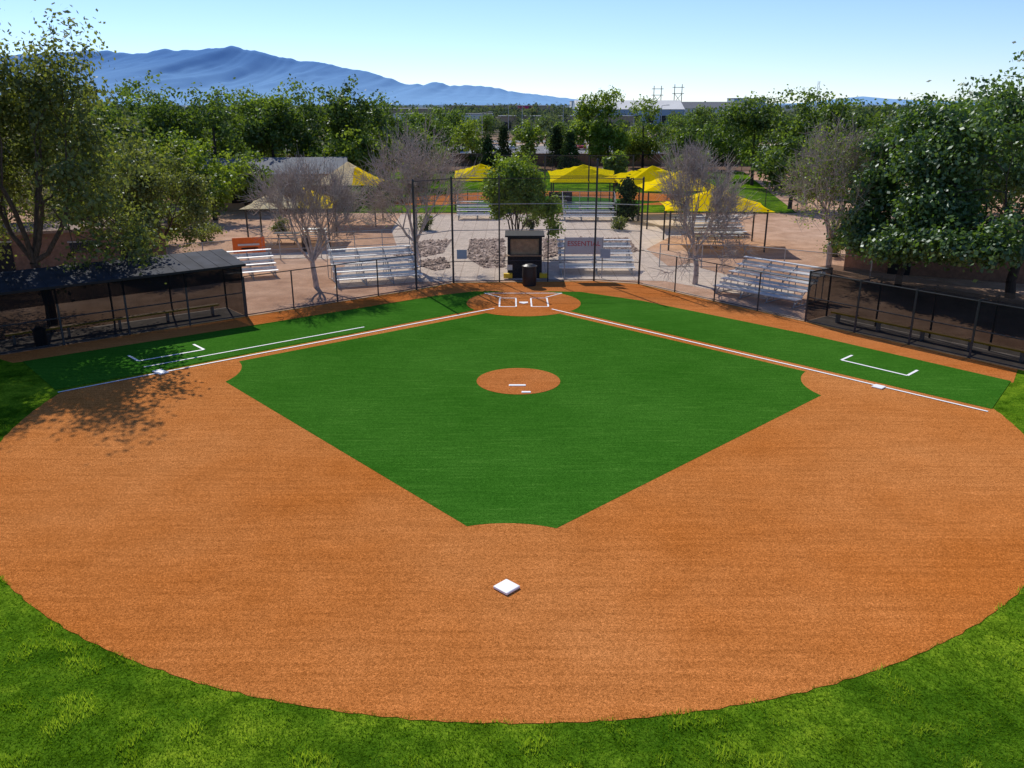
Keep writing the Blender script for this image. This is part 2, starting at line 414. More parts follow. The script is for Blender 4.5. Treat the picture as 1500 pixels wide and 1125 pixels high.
first=(-12.95,29.31);third=(12.87,27.67);second=(-.11,14.87);home=(.58,40.77)
inf=[(-.75,39.0)]+arcpts(first,(-10.55,30.77),(-10.26,28.28))+arcpts(second,(-1.06,17.52),(1.04,17.42))+arcpts(third,(10.55,26.81),(10.91,29.48))+[(1.8,38.95),(.6,40)]
sheet('infield_turf',inf,.022,'turf')
bl=fL0+nL*.36; br=fR0+nR*.36
sheet('foul_territory_turf',[tuple(bl),(-18.9,30.75),(-11.47,36.4),(-3.89,42.4),(-2.0,43.4),(.3,43.5),(.3,41.2),tuple(fL1+nL*.36)][::-1],.026,'turf')
sheet('foul_territory_turf',[tuple(br),(17.9,28.35),(12.68,34.8),(6.55,41.2),(3.6,43.3),(.9,43.5),(.9,41.2),tuple(fR1+nR*.36)],.026,'turf')
def disc(name,c,r,z,k,n=64): return sheet(name,[(c[0]+r*math.cos(6.28318*i/n),c[1]+r*math.sin(6.28318*i/n)) for i in range(n)],z,k)
disc('home_plate_circle',home,2.85,.030,'track'); disc('pitching_circle',(.23,28.38),1.5,.030,'track')
ln=B('chalk_lines')
def line(a,b,w=.1,z=.036):
    a=np.array(a,float);b=np.array(b,float);d=(b-a)/np.linalg.norm(b-a);n=np.array([-d[1],d[0]])*w/2
    line.z+=.0003
    ln.face([(*(a-n),line.z),(*(b-n),line.z),(*(b+n),line.z),(*(a+n),line.z)],'white')
line.z=.036
line(fL0,fL1-np.array([.1,.08]),.09); line(fR0,fR1+np.array([.1,-.08]),.09)
line((-13.9,30.0),(-6.58,35.95),.08)
cl=[(-15.14,31.51),(-14.43,30.77),(-12.45,32.35),(-13.15,33.12)]
cr=[(13.44,31.55),(12.77,30.90),(14.45,28.95),(15.12,29.60)]
for q in(cl,cr):
    for i in range(3): line(q[i],q[i+1],.1)
for xa,xb in((-.62,.20),(.96,1.78)):
    for a,b in(((xa,39.85),(xb,39.85)),((xa,41.75),(xb,41.75)),((xa,39.85),(xa,41.75)),((xb,39.85),(xb,41.75))): line(a,b,.075)
line((-1.45,42.9),(2.62,42.9),.07); line((-1.45,42.9),(-.55,41.9),.07); line((2.62,42.9),(1.72,41.9),.07)
ln.done()
def base(name,c,w,d,rot,h=.06):
    b=B(name); b.box((c[0],c[1],.02+h/2),(w,d,h),'rubber',rot); o=b.done(bevel=.02)
base('second_base',second,.40,.40,math.radians(46)); base('third_base',third,.38,.38,math.radians(44),.04); base('first_base',(-13.02,29.38),.36,.6,math.radians(49),.04)
base('pitching_rubber',(.19,27.83),.6,.15,0,.035); base('pitching_rubber',(.49,27.1),.32,.15,0,.035)
hp=B('home_plate'); px,py=home
pl=[(px-.22,py-.12),(px-.22,py+.1),(px+.22,py+.1),(px+.22,py-.12),(px,py-.32)]
hp.face([(a,b,.05) for a,b in pl],'rubber'); 
for i in range(5):
    a=pl[i];b=pl[(i+1)%5]; hp.face([(a[0],a[1],.031),(b[0],b[1],.031),(b[0],b[1],.05),(a[0],a[1],.05)],'rubber')
hp.done()
# grass blades where the lawn is close to the camera
N=190000
ysr=rng.uniform(8.0,27,N*3)**1.0; w=1/(1+((ysr-8)/7)**2); sel=rng.random(N*3)<w; ysr=ysr[sel][:N]
xsr=rng.uniform(-1,1,len(ysr))*(ysr*.66+3.2)
dd=np.hypot(xsr-cc[0],ysr-cc[1]); ok=(dd>RR-.04)
sideok=((xsr+15.64)*(-.644)+(ysr-27.09)*.765<.3)
ok&=((ysr<26)|sideok); xsr=xsr[ok];ysr=ysr[ok]; n=len(xsr)
from mathutils import noise as mn
def fld(x,y,f,o): return np.array([mn.noise(Vector((a*f+o,b*f,o))) for a,b in zip(x,y)])
clump=np.clip(.42+.85*fld(xsr,ysr,.8,3.1)+.8*fld(xsr,ysr,3.0,9.2),0,1)
tuft=np.clip(fld(xsr,ysr,2.1,20.5)*2.6-.35,0,1)
hh=rng.uniform(.025,.05,n)*(.6+.9*clump+1.5*tuft); az=rng.uniform(0,6.283,n); wd=rng.uniform(.005,.010,n)*(1+.4*tuft)
c=np.stack([xsr,ysr,np.full(n,.008)],1); sd=np.stack([np.cos(az),np.sin(az),np.zeros(n)],1)*wd[:,None]
tip=c+np.stack([rng.normal(0,.03,n),rng.normal(0,.03,n),hh],1)
V=np.stack([c-sd,c+sd,tip],1).reshape(-1,3); F=np.arange(n*3).reshape(-1,3)
fastmesh('grass_blades',[(V,F,0,np.clip(.55*clump+.3*rng.random(n)+.55*tuft,0,1))],['blade'])

# ------------------------------------------------------------------ plaza
sheet('concrete_plaza',[(-9.6,44.2),(-5.3,46.0),(-3.3,46.2),(4.6,46.7),(8.6,46.2),(13,41.5),(15,43.2),(11.5,50),(10.5,58),(14,66),(22,76),(-10,76),(-9.5,66),(-8,58),(-15,55.5),(-22,54),(-22,52.4),(-15,53.5),(-10.5,53)],.006,'conc')
gz=.012
beds=[[(-6.9,60.5),(-4.4,61.2),(-4.6,55.4),(-6.3,53.2),(-7.8,54.5)],[(-3.1,61.5),(-.6,61.5),(-.4,55),(-.5,50.2),(-1.7,50.0),(-2.9,53.6)],[(2.2,61.5),(3.7,61),(3.2,55),(2.0,53)],[(5,62),(8.6,62),(8.6,56),(6.2,54.5)],[(-6.4,52.0),(-4.4,53.5),(-3.7,50.2),(-4.6,49.2)]]
g=[]
for i,bd in enumerate(beds):
    sheet('gravel_bed',bd,gz,'gravel')
    bx=np.array(bd); n=330
    pts=[]
    while len(pts)<n:
        p=rng.uniform(bx.min(0),bx.max(0)); inside=False; j=len(bd)-1
        for q in range(len(bd)):
            if (bd[q][1]>p[1])!=(bd[j][1]>p[1]) and p[0]<(bd[j][0]-bd[q][0])*(p[1]-bd[q][1])/(bd[j][1]-bd[q][1])+bd[q][0]: inside=not inside
            j=q
        if inside: pts.append(p)
    P=np.array(pts); s=rng.uniform(.06,.16,(n,1,1)); oc=np.array([[1,0,0],[-1,0,0],[0,1,0],[0,-1,0],[0,0,.7],[0,0,-.7]],float)
    Vv=np.concatenate([P,np.full((n,1),gz+.03)],1)[:,None,:]+oc[None]*s*rng.uniform(.6,1.3,(n,6,1))
    ff=np.array([[0,2,4],[2,1,4],[1,3,4],[3,0,4]]); Ff=(np.arange(n)[:,None,None]*6+ff[None]).reshape(-1,3)
    g.append((Vv.reshape(-1,3),Ff,0,None))
fastmesh('cobbles',g,['gravel'])
sheet('dirt_bed',[(9.6,50.5),(9.2,57),(12,63),(17,62),(14,54)],.0125,'ground')

# ------------------------------------------------------------------ fences
def fence(name,path,h,sp=2.6,mesh='link',post='galv',rails=(0.05,.5,1.0),r=.03,closed=False):
    b=B(name)
    for a,c in zip(path[:-1],path[1:]):
        L=math.hypot(c[0]-a[0],c[1]-a[1]); n=max(1,round(L/sp))
        for i in range(n+1):
            t=i/n; x=a[0]+(c[0]-a[0])*t; y=a[1]+(c[1]-a[1])*t
            b.tube((x,y,0),(x,y,h),r*1.15,post)
        for f in rails: b.tube((a[0],a[1],max(.06,h*f-.01)),(c[0],c[1],max(.06,h*f-.01)),r*.8,post,6)
        b.panel(a,c,.03,h,mesh)
    return b.done()
fence('chain_link_fence',[(-12.4,38.0),(-5.11,43.9)],1.9,post='dpole',rails=(.05,1.0))
fence('chain_link_fence',[(7.0,45.4),(13.4,37.0)],1.9,post='dpole',rails=(.05,1.0))
fence('chain_link_fence',[(-40.0,15.4),(-20.3,31.6)],2.0,post='dpole',rails=(.05,1.0))
fence('chain_link_fence',[(19.6,29.0),(30,15.5)],2.0,post='dpole',rails=(.05,1.0))
b=B('backstop')
bp=[(-5.11,43.9,5.7),(-3.25,45.7,5.7),(-.7,45.9,5.75),(4.6,46.2,6.6),(7.0,45.4,5.7)]
for x,y,z in bp: b.tube((x,y,0),(x,y,z),.055 if x!=-.7 else .04,'dpole',10); b.tube((x,y,z),(x,y,z+.08),.07,'dpole',10,.02)
for p,q in zip(bp[:-1],bp[1:]):
    zt=min(p[2],q[2],5.7)-.05
    b.panel(p,q,.05,zt,'link2')
    for z in (.1,1.2,2.9,4.3,zt): b.tube((p[0],p[1],z),(q[0],q[1],z),.022,'galv' if z>1.3 and z<5 else 'dpole',6)
b.tube((2,46.05,0),(2,46.05,2.9),.035,'dpole')
b.done()
b=B('backstop_sign'); b.box((-2.75,45.55,1.62),(.55,.04,.5),'greysign',.05); b.done()
b=B('backstop_sign'); b.box((5.15,45.85,1.62),(.55,.04,.5),'greysign',-.3); b.done()
e=bpy.data.objects.new('sponsor_banner',None); COL.objects.link(e); e.location=(4.05,47.0,0)
bb=B('banner_cloth'); bb.box((0,0,1.85),(2.1,.03,.95),'banner'); bo=bb.done(); bo.parent=e
bb=B('banner_posts'); bb.tube((-1.07,0,0),(-1.07,0,2.35),.03,'galv'); bb.tube((1.07,0,0),(1.07,0,2.35),.03,'galv'); bo=bb.done(); bo.parent=e
cu=bpy.data.curves.new('banner_text','FONT'); cu.body='ESSENTIAL'; cu.size=.40; cu.align_x='CENTER'; cu.extrude=.002; cu.materials.append(M['red'])
to=bpy.data.objects.new('banner_text',cu); COL.objects.link(to); to.parent=e; to.location=(0,-.022,1.85); to.rotation_euler=(math.pi/2,0,0)

# scorer's booth
b=B('scorers_booth'); bx,by=.72,47.9; W=1.95;D=1.7;Hh=2.35
b.box((bx,by-D/2,.65),(W,.06,1.3),'black'); b.box((bx,by+D/2,Hh/2),(W,.06,Hh),'wood')
for s in(-1,1):
    b.box((bx+s*(W/2-.03),by,Hh/2),(.06,D-.07,Hh),'black')
    b.box((bx+s*(W/2-.1),by-D/2,1.3+.5),(.14,.065,1.0),'black')
b.box((bx,by-D/2,2.31),(W,.07,.12),'black')
b.box((bx,by-.02,Hh+.05),(W+.28,D+.35,.09),'black')
b.box((bx,by-D/2-.12,1.32),(W+.1,.3,.05),'wood')
b.box((bx,by-D/2+.10,1.78),(W-.32,.04,.86),'wood')
b.box((bx-.95,by-D/2-.25,.2),(.5,.3,.25),'ypaint'); b.box((bx+1.1,by-D/2-.2,.2),(.5,.3,.25),'ypaint')
b.box((bx-.85,by-D/2-.036,.62),(.3,.01,.3),'whitewall')
b.done()
def barrel(x,y,r=.33,h=.95,k='blackpl'):
    b=B('trash_barrel'); 
    b.tube((x,y,0),(x,y,h*.5),r*.9,k,20,r); b.tube((x,y,h*.5),(x,y,h),r,k,20,r*.95); b.tube((x,y,h),(x,y,h+.05),r*1.06,k,20); b.tube((x,y,h+.05),(x,y,h+.14),r*.95,k,20,r*.5); b.done()
barrel(.95,45.0,.40,1.05); barrel(-13.9,56.3,.3,.9); barrel(-19.3,32.9,.25,.7)

# ------------------------------------------------------------------ bleachers
def bleachers(cx,cy,rot,L,rows=5,back=True):
    b=B('bleachers'); co,si=math.cos(rot),math.sin(rot)
    def T(x,y,z): return (cx+x*co-y*si,cy+x*si+y*co,z)
    def bx(x,y,z,sx,sy,sz,k): b.box(T(x,y,z),(sx,sy,sz),k,rot)
    rise=.30;run=.66
    for r in range(rows):
        zs=.42+r*rise; y=.15+r*run
        bx(0,y,zs,L,.26,.045,'alu'); 
        if r: bx(0,y-.33,zs-.36+.05,L,.24,.04,'alu'); bx(0,y-.17,zs-.2,L,.02,.14,'alu')
    n=max(3,int(L/1.5)+1)
    for i in range(n):
        x=-L/2+.15+(L-.3)*i/(n-1)
        b.tube(T(x,0,.04),T(x,.15+(rows-1)*run+.1,.04),.03,'galv',6)
        b.tube(T(x,.1,.1),T(x,.15+(rows-1)*run,.36+(rows-1)*rise),.03,'galv',6)
        for r in range(rows):
            y=.15+r*run; b.tube(T(x,y,0.02),T(x,y,.42+r*rise-.03),.025,'galv',6)
    yb=.15+(rows-1)*run+.28; zt=.42+(rows-1)*rise
    if back:
        for i in range(n):
            x=-L/2+(L)*i/(n-1); b.tube(T(x,yb,.02),T(x,yb,zt+.95),.025,'galv',6)
        for z in(zt+.1,zt+.5,zt+.95): b.tube(T(-L/2,yb,z),T(L/2,yb,z),.022,'galv',6)
        p=T(-L/2,yb,0);q=T(L/2,yb,0); b.panel(p,q,zt-.2,zt+.95,'link')
        for s in(-1,1):
            b.tube(T(s*L/2,yb,zt+.95),T(s*L/2,.6,1.35),.022,'galv',6); b.tube(T(s*L/2,.6,1.35),T(s*L/2,.6,.3),.022,'galv',6); b.tube(T(s*L/2,yb,zt+.5),T(s*L/2,.6,.95),.018,'galv',6)
    b.done()
bleachers(-7.2,45.1,math.radians(20),4.8,5)
bleachers(4.95,47.9,0,4.4,5,False)
bleachers(12.1,41.2,math.radians(-48),4.8,5,False)
bleachers(-14.6,46.6,math.radians(25),2.8,4,False)
bleachers(6.6,71,0,4.5,4); bleachers(-3.0,72,0,3.5,4); bleachers(15.5,62,0.1,4,4,False)

# ------------------------------------------------------------------ dugouts
def dugout(name,A,Bp,depth,h,scr,outn,roof='roofd',post='dpole',hb=None,over=.25):
    b=B(name); A=np.array(A);Bp=np.array(Bp); d=(Bp-A); L=np.linalg.norm(d); d/=L; n=np.array(outn)
    hb=hb or h+.15
    n0=max(2,round(L/2.4))
    for i in range(n0+1):
        p=A+d*L*i/n0; q=p+n*depth
        b.tube((*p,0),(*p,h),.045,post); b.tube((*q,0),(*q,hb),.045,post)
        b.tube((*p,h-.05),(*q,hb-.05),.035,post,6)
    for z in(.08,1.15,h-.06): b.tube((*A,z),(*Bp,z),.028,post,6)
    C=A+n*depth;Dd=Bp+n*depth
    b.panel(A,Bp,.04,h-.02,scr); b.panel(C,Dd,.04,hb-.1,'screen2'); b.panel(A,C,.04,h-.02,scr); b.panel(Bp,Dd,.04,h-.02,scr)
    a=A-n*over-d*.15; bb=Bp-n*over+d*.15; c=Dd+n*.2+d*.15; e=C+n*.2-d*.15
    top=[(*a,h+.06),(*bb,h+.06),(*c,hb+.1),(*e,hb+.1)]
    if roof=='roofd':
        bot=[(x,y,z-.1) for x,y,z in top]
        b.face(top,'roofd'); b.face(bot[::-1],'black')
        for i in range(4):
            j=(i+1)%4; b.face([bot[i],bot[j],top[j],top[i]],'black')
        m=int(L/.6)
        for i in range(1,m):
            p=a+(bb-a)*i/m; q=e+(c-e)*i/m; b.tube((*p,h+.065),(*q,hb+.105),.012,'roofd',4)
        b.face([(*(A-n*.05),h-.7),(*(Bp-n*.05),h-.7),(*(Bp-n*.05),h-.03),(*(A-n*.05),h-.03)],'screen3',[(0,0),(L,0),(L,.5),(0,.5)])
    else:
        b.face(top,roof,[(0,0),(L,0),(L,depth),(0,depth)])
    rot=math.atan2(d[1],d[0]); mid=(A+Bp)/2+n*(depth*.62)
    b.box((*mid,.45),(L*.86,.3,.05),'wood',rot)
    b.box((*(mid-n*.16),.45),(L*.86,.02,.07),'ypaint',rot)
    for i in range(5):
        p=mid+d*(L*.8)*(i/4-.5); b.box((*p,.21),(.06,.3,.42),'galv',rot)
    b.done()
nl=(-.635,.772); nr=(.79,.613)
dugout('dugout',(-20.5,31.5),(-12.45,37.95),2.3,2.45,'screen',nl,hb=2.75)
dugout('dugout',(13.4,37.0),(19.4,29.3),1.7,2.35,'screen',nr,roof='screen',hb=2.3,over=.0)
for A,Bp,n in(((-20.5,31.5),(-12.45,37.95),nl),((13.4,37.0),(19.4,29.3),nr)):
    A=np.array(A);Bp=np.array(Bp);n=np.array(n); q=[tuple(A+n*.06),tuple(Bp+n*.06),tuple(Bp+n*2.4),tuple(A+n*2.4)]
    sheet('dugout_slab',q,.016,'slab')

# ------------------------------------------------------------------ buildings
def building(name,cx,cy,W,D,h,rot,wall,roof,kind='flat',openings=()):
    e=bpy.data.objects.new(name,None); COL.objects.link(e); e.location=(cx,cy,0); e.rotation_euler=(0,0,rot)
    b=B('walls'); t=.2
    b.box((0,-D/2+t/2,h/2),(W,t,h),wall); b.box((0,D/2-t/2,h/2),(W,t,h),wall)
    b.box((-W/2+t/2,0,h/2),(t,D-2*t-.004,h),wall); b.box((W/2-t/2,0,h/2),(t,D-2*t-.004,h),wall)
    o=b.done(); o.parent=e
    b=B('roof')
    if kind=='flat':
        b.box((0,0,h+.09),(W+.5,D+.5,.16),roof)
    else:
        z0=h+.01; z1=h+D*.16; a=W/2+.3; c=D/2+.4
        b.face([(-a,-c,z0),(a,-c,z0),(a,0,z1),(-a,0,z1)],roof); b.face([(a,c,z0),(-a,c,z0),(-a,0,z1),(a,0,z1)],roof)
        b.face([(-a,-c,z0),(-a,0,z1),(-a,c,z0)],wall); b.face([(a,-c,z0),(a,c,z0),(a,0,z1)],wall)
        for i in range(int(W/1.2)):
            x=-a+.6+i*1.2; b.tube((x,-c,z0+.02),(x,0,z1+.02),.03,roof,4)
    o=b.done(); o.parent=e
    if openings:
        b=B('doors_and_windows')
        for (x,z,w,hh2,k) in openings:
            b.box((x,-D/2-.015,z),(w,.05,hh2),k); b.box((x,-D/2-.03,z+hh2/2+.04),(w+.16,.09,.08),'galv')
        o=b.done(); o.parent=e
building('block_storage_building',-26.5,49.5,11,4,2.5,math.radians(22),'brown','tanroof','flat',[(-3,1.05,1,2.1,'black'),(1,1.6,1.2,.6,'glass'),(3.5,1.05,1,2.1,'black')])
building('block_storage_building',28.0,48.0,16,4.5,2.7,math.radians(-25),'brown','tanroof','flat',[(-5,1.05,1.2,2.1,'black'),(-1,1.5,1.4,.7,'glass'),(3,1.05,1.2,2.1,'black')])
building('metal_roof_pavilion',-23,84,13,8,3.2,math.radians(10),'tan','mroof','gable',[(-3,1.4,2,1.6,'black'),(2,1.4,2,1.6,'black')])
fence('chain_link_fence',[(-22.6,49.0),(-17.2,52.2),(-12.3,53.6)],1.4,2.4,'link','galv',(.05,.5,1.0))
b=B('orange_banner_sign'); 
b.box((-16.5,52.28,1.05),(1.95,.04,.95),'orange',math.radians(17)); b.box((-16.5,52.24,1.08),(1.3,.03,.12),'whitewall',math.radians(17)); b.box((-16.45,52.24,.85),(1.0,.03,.08),'black',math.radians(17)); b.done()
fence('chain_link_fence',[(9,50.5),(14,50),(20,46)],1.4,2.4,'link','galv',(.05,1.0))

# ------------------------------------------------------------------ shade canopies
def canopy(x,y,w,d,e,p,rot=0,mat='yellow',post='dpole',slope=0):
    b=B('shade_canopy'); co,si=math.cos(rot),math.sin(rot)
    def T(a,c,z): return (x+a*co-c*si,y+a*si+c*co,z)
    n=8
    def zf(u,v):
        m=max(abs(u),abs(v)); return e+(p-e)*(1-m)**1.1+slope*v
    G=[[T(u*w/2*(1-.05*(1-v*v)),v*d/2*(1-.05*(1-u*u)),zf(u,v)) for u in np.linspace(-1,1,n+1)] for v in np.linspace(-1,1,n+1)]
    for i in range(n):
        for j in range(n):
            k=mat if not(mat=='cream' and j>=n-3) else 'yellow'
            b.face([G[i][j],G[i][j+1],G[i+1][j+1],G[i+1][j]],k)
    for s in(-1,1):
        for t in(-1,1):
            z=zf(.88*s,.88*t)-.03; b.tube(T(s*w*.44,t*d*.44,0),T(s*w*.44,t*d*.44,z),.06,post)
    for t in(-1,1): b.tube(T(-w*.44,t*d*.44,e-.12+slope*t*.88),T(w*.44,t*d*.44,e-.12+slope*t*.88),.04,post)
    b.done()
canopy(-15.6,60,6.2,5.5,2.7,4.3,.1,'cream'); canopy(-13.4,70,5.4,4.6,3.3,5.0,0,'cream')
canopy(13.6,69,6.6,5.5,3.0,4.4,0,'yellow'); canopy(14.0,58.5,7.2,5.4,2.7,4.0,-.1,'yellow')
canopy(-3.0,81,5.2,4.6,3.0,4.1,0,'yellow',slope=.3); canopy(6.6,80,6.4,4.6,3.0,4.1,0,'yellow',slope=.35); canopy(12.6,77,6.8,5,2.9,4.2,.1,'yellow',slope=.35)
def table(x,y):
    b=B('picnic_table'); b.box((x,y,.75),(1.8,.75,.05),'galv')
    for s in(-1,1): b.box((x,y+s*.65,.45),(1.8,.27,.05),'galv'); b.tube((x+s*.6,y-.6,0),(x+s*.6,y+.3,.72),.03,'dpole',6); b.tube((x+s*.6,y+.6,0),(x+s*.6,y-.3,.72),.03,'dpole',6)
    b.done()
table(-16,59.5); table(-14.5,61.5); table(13.5,58); table(15.5,59.5); table(14,69)

# ------------------------------------------------------------------ second ball field
sheet('neighbouring_outfield_lawn',[(-16,77),(26,77),(34,126),(-26,126)],.008,'lawn')
sheet('neighbouring_infield_skin',[(5+17*math.cos(t),86+11*math.sin(t)) for t in np.linspace(-.25,math.pi+.25,40)],.013,'track')
sheet('neighbouring_infield_turf',[(5,79),(15.5,86),(5,92.5),(-5.5,86)],.018,'turf')
fence('chain_link_fence',[(-16,77),(-4,76.6),(14,76.6),(26,77)],2.2,3,'link','dpole',(.05,.5,1))
b=B('backstop'); 
for x in(-1,3,7,11): b.tube((x,78,0),(x,78,5),.06,'dpole')
for z in(1.5,3.2,5): b.tube((-1,78,z),(11,78,z),.03,'dpole',6)
b.panel((-1,78),(11,78),.05,5,'link2'); b.done()
b=B('scoreboard_sign'); b.box((4.2,73.5,1.7),(2.0,.12,1.05),'black'); b.box((4.2,73.42,1.85),(1.5,.03,.1),'galv'); b.box((4.2,73.42,1.5),(1.1,.03,.08),'galv')
for s in(-.8,.8): b.tube((4.2+s,73.5,0),(4.2+s,73.5,1.3),.05,'galv')
b.done()
fence('outfield_fence',[(-40,121),(-26,127),(34,127),(45,118)],2.4,4,'screen','dpole',(.05,1))
b=B('block_wall'); b.box((8,138,.9),(90,.3,1.8),'tan'); b.box((8,138,1.86),(90.2,.4,.1),'tanroof'); b.done()

# ------------------------------------------------------------------ streets beyond
sheet('parking_lot',[(-60,150),(80,150),(90,205),(-70,205)],.01,'asphalt')
sheet('pale_pavement',[(-60,142),(80,142),(80,149.5),(-60,149.5)],.01,'conc')
sheet('pale_pavement',[(-90,206),(100,206),(110,214),(-95,214)],.012,'conc')
sheet('road',[(-160,222),(170,222),(170,236),(-160,236)],.01,'asphalt')
st=B('parking_stripes')
for i in range(26):
    x=-35+i*3; st.face([(x,160,.016),(x+.15,160,.016),(x+.15,165,.016),(x,165,.016)],'white'); st.face([(x,185,.016),(x+.15,185,.016),(x+.15,190,.016),(x,190,.016)],'white')
for i in range(30): st.face([(-90+i*7,228.9,.016),(-87+i*7,228.9,.016),(-87+i*7,229.1,.016),(-90+i*7,229.1,.016)],'white')
st.done()
def car(x,y,rot,k):
    b=B('parked_car'); co,si=math.cos(rot),math.sin(rot)
    prof=[(-2.2,.35),(-2.25,.75),(-2.0,.95),(-1.5,1.0),(-.95,1.42),(.55,1.45),(1.2,1.0),(2.05,.85),(2.25,.6),(2.2,.35)]
    def T(a,c,z): return (x+a*co-c*si,y+a*si+c*co,z)
    hw=[.85,.88,.85,.82,.66,.66,.8,.8,.84,.85]
    for i in range(len(prof)):
        j=(i+1)%len(prof)
        p,q=prof[i],prof[j]; kk='glass' if (i in(3,5)) else k
        b.face([T(p[0],-hw[i],p[1]),T(p[0],hw[i],p[1]),T(q[0],hw[j],q[1]),T(q[0],-hw[j],q[1])],kk)
    for s in(-1,1):
        b.face([T(p[0],s*hw[i],p[1]) for i,p in enumerate(prof)],k)
        b.face([T(-1.35,s*.83,1.02),T(-.9,s*.70,1.36),T(.5,s*.70,1.38),T(1.05,s*.83,1.02)],'glass')
        for a in(-1.35,1.35): b.tube(T(a,s*.7,.33),T(a,s*.9,.33),.33,'tyre',14)
    b.done()
for i,(x,y,k) in enumerate([(-9,162,'carw'),(-3,162,'cars'),(0,187,'carw'),(9,162,'cark'),(15,187,'carr'),(21,187,'carw'),(27,162,'cars'),(-15,187,'carw'),(34,187,'carw')]): car(x,y,math.pi/2*(1 if i%2 else -1)+.05,k)
car(4,226,0,'carw'); car(24,232,math.pi,'cars'); car(-22,226,0,'cark')
def lamp(x,y,h):
    b=B('street_lamp'); b.tube((x,y,0),(x,y,h),.1,'galv',8,.06); b.tube((x,y,h),(x+1.2,y,h+.15),.05,'galv',6); b.box((x+1.4,y,h+.15),(.7,.3,.14),'galv'); b.done()
for x,y,h in((-5,146,8),(2,172,9),(12,205,9),(24,172,9),(-18,205,9),(35,205,9),(-1,240,9)): lamp(x,y,h)
for (nm,x,y,W,D,h,wall,roof,kd) in [('retail_building',20,330,50,18,5,'tan','mroof','flat'),('retail_building',-28,360,40,18,5.5,'whitewall','mroof','flat'),('magenta_store',10,560,12,14,8,'magenta','tanroof','flat'),('warehouse',55,420,50,25,7,'bluewall','whitewall','gable'),
     ('office_building',165,620,22,20,13,'bluewall','tanroof','flat'),('retail_building',-60,480,50,20,7,'tan','whitewall','flat'),('warehouse',110,500,50,22,7,'whitewall','mroof','gable'),('retail_building',-130,420,40,20,6,'whitewall','mroof','flat'),('warehouse',-10,760,90,30,8,'tan','whitewall','flat'),('office_building',90,900,60,30,12,'whitewall','bluewall','flat')]:
    ops=[(-W/2+W*(i+.5)/8,h*.35,W/16,h*.5,'glass') for i in range(8)]
    building(nm,x,y,W,D,h,0,wall,roof,kd,ops)
def pylon(x,y,h):
    b=B('power_pylon')
    for s in(-2.5,2.5): b.tube((x+s,y,0),(x+s,y,h),.3,'barkD',6,.22)
    b.box((x,y,h-2),(8,.35,.35),'barkD'); b.box((x,y,h-6),(8,.35,.35),'barkD'); b.tube((x-2.5,y,h-6),(x+2.5,y,h-12),.15,'barkD',5); b.tube((x+2.5,y,h-6),(x-2.5,y,h-12),.15,'barkD',5); b.done()
pylon(99,600,21); pylon(113,600,22)
b=B('radio_mast'); 
for z in range(0,24,3):
    for s in(-.6,.6): b.tube((208+s,600,z),(208+s,600,z+3),.14,'galv',4)
    b.tube((207.4,600,z),(208.6,600,z+3),.1,'galv',4)
b.done()

# ------------------------------------------------------------------ trees
tree('added_shade_tree',-20.8,36.6,13.4,4.9,4,(5,3,3,3),.7,'leafB','bark',40,.40,.20,.22,.24,.95,ox=1.0,oy=-.5,seed=31)
tree('added_shade_tree',-24.2,30.0,11.0,5.0,4,(5,3,3,3),.7,'leafA','bark',34,.45,.24,.22,.24,.95,seed=51)  # unseen tree beyond the left frame edge, added to shade the lawn
tree('ash_tree',-27.5,43,11.0,5.5,5,(4,3,3,2,2),.6,'leafB','barkG',8,.4,.18,.25,.2,.6,twigs=1,seed=32)
tree('ash_tree',-21.8,51.2,7.3,3.4,4,(5,3,3,3),.75,'leafB','bark',38,.30,.19,.18,.15,.95,seed=33)
tree('ash_tree',-27.0,57.0,7.0,3.6,4,(5,3,3,3),.75,'leafA','bark',28,.4,.2,.2,.15,.95,seed=34)
tree('ash_tree',-32.0,52.0,8.5,4.6,4,(5,3,3,3),.75,'leafB','bark',28,.4,.2,.2,.15,.95,seed=35)
bt=dict(levels=5,kids=(6,3,3,2,2),leafm='leafB',barkm='barkG',fork=.2,upb=.05,wob=.17,ratio=.8,min_r=.014)
tree('bare_tree',-10.6,44.5,6.9,3.0,spread=.56,per=0,r0=.16,twigs=2,tw_len=.8,seed=36,**bt)
tree('bare_tree',-5.8,49.3,8.8,3.6,spread=.54,per=1,sig=.3,size=.12,r0=.18,keep=.4,twigs=2,tw_len=.95,seed=37,**bt)
tree('bare_tree',10.1,45.4,7.8,2.8,spread=.54,per=0,r0=.16,twigs=2,tw_len=.8,seed=38,**bt)
bt['leafm']='leafD'
tree('bare_tree',18.6,48.6,8.9,4.0,spread=.60,per=9,sig=.25,size=.14,r0=.19,keep=.5,twigs=2,tw_len=.9,seed=39,**bt)
tree('elm_tree',.4,54.2,6.6,2.4,4,(6,3,3,3),.62,'leafD','bark',34,.26,.18,.12,.12,1,upb=.05,seed=40)
tree('added_shade_tree',25.6,42.0,13.2,6.2,5,(5,3,3,3,2),.8,'leafC','barkD',24,.38,.25,.2,.26,.9,low=3.0,seed=41)
tree('added_shade_tree',20.9,44.5,9.8,3.6,4,(6,3,3,3),.8,'leafC','barkD',42,.38,.24,.2,.2,1,low=2.4,seed=42)
tree('ash_tree',32,54,11,5.5,4,(5,3,3,3),.75,'leafC','barkD',32,.45,.27,.2,.2,1,seed=43)
def px(x,Y,z=8): return (x-750)/1220*(Y*.948+(9.45-z)*.319)
row=[]
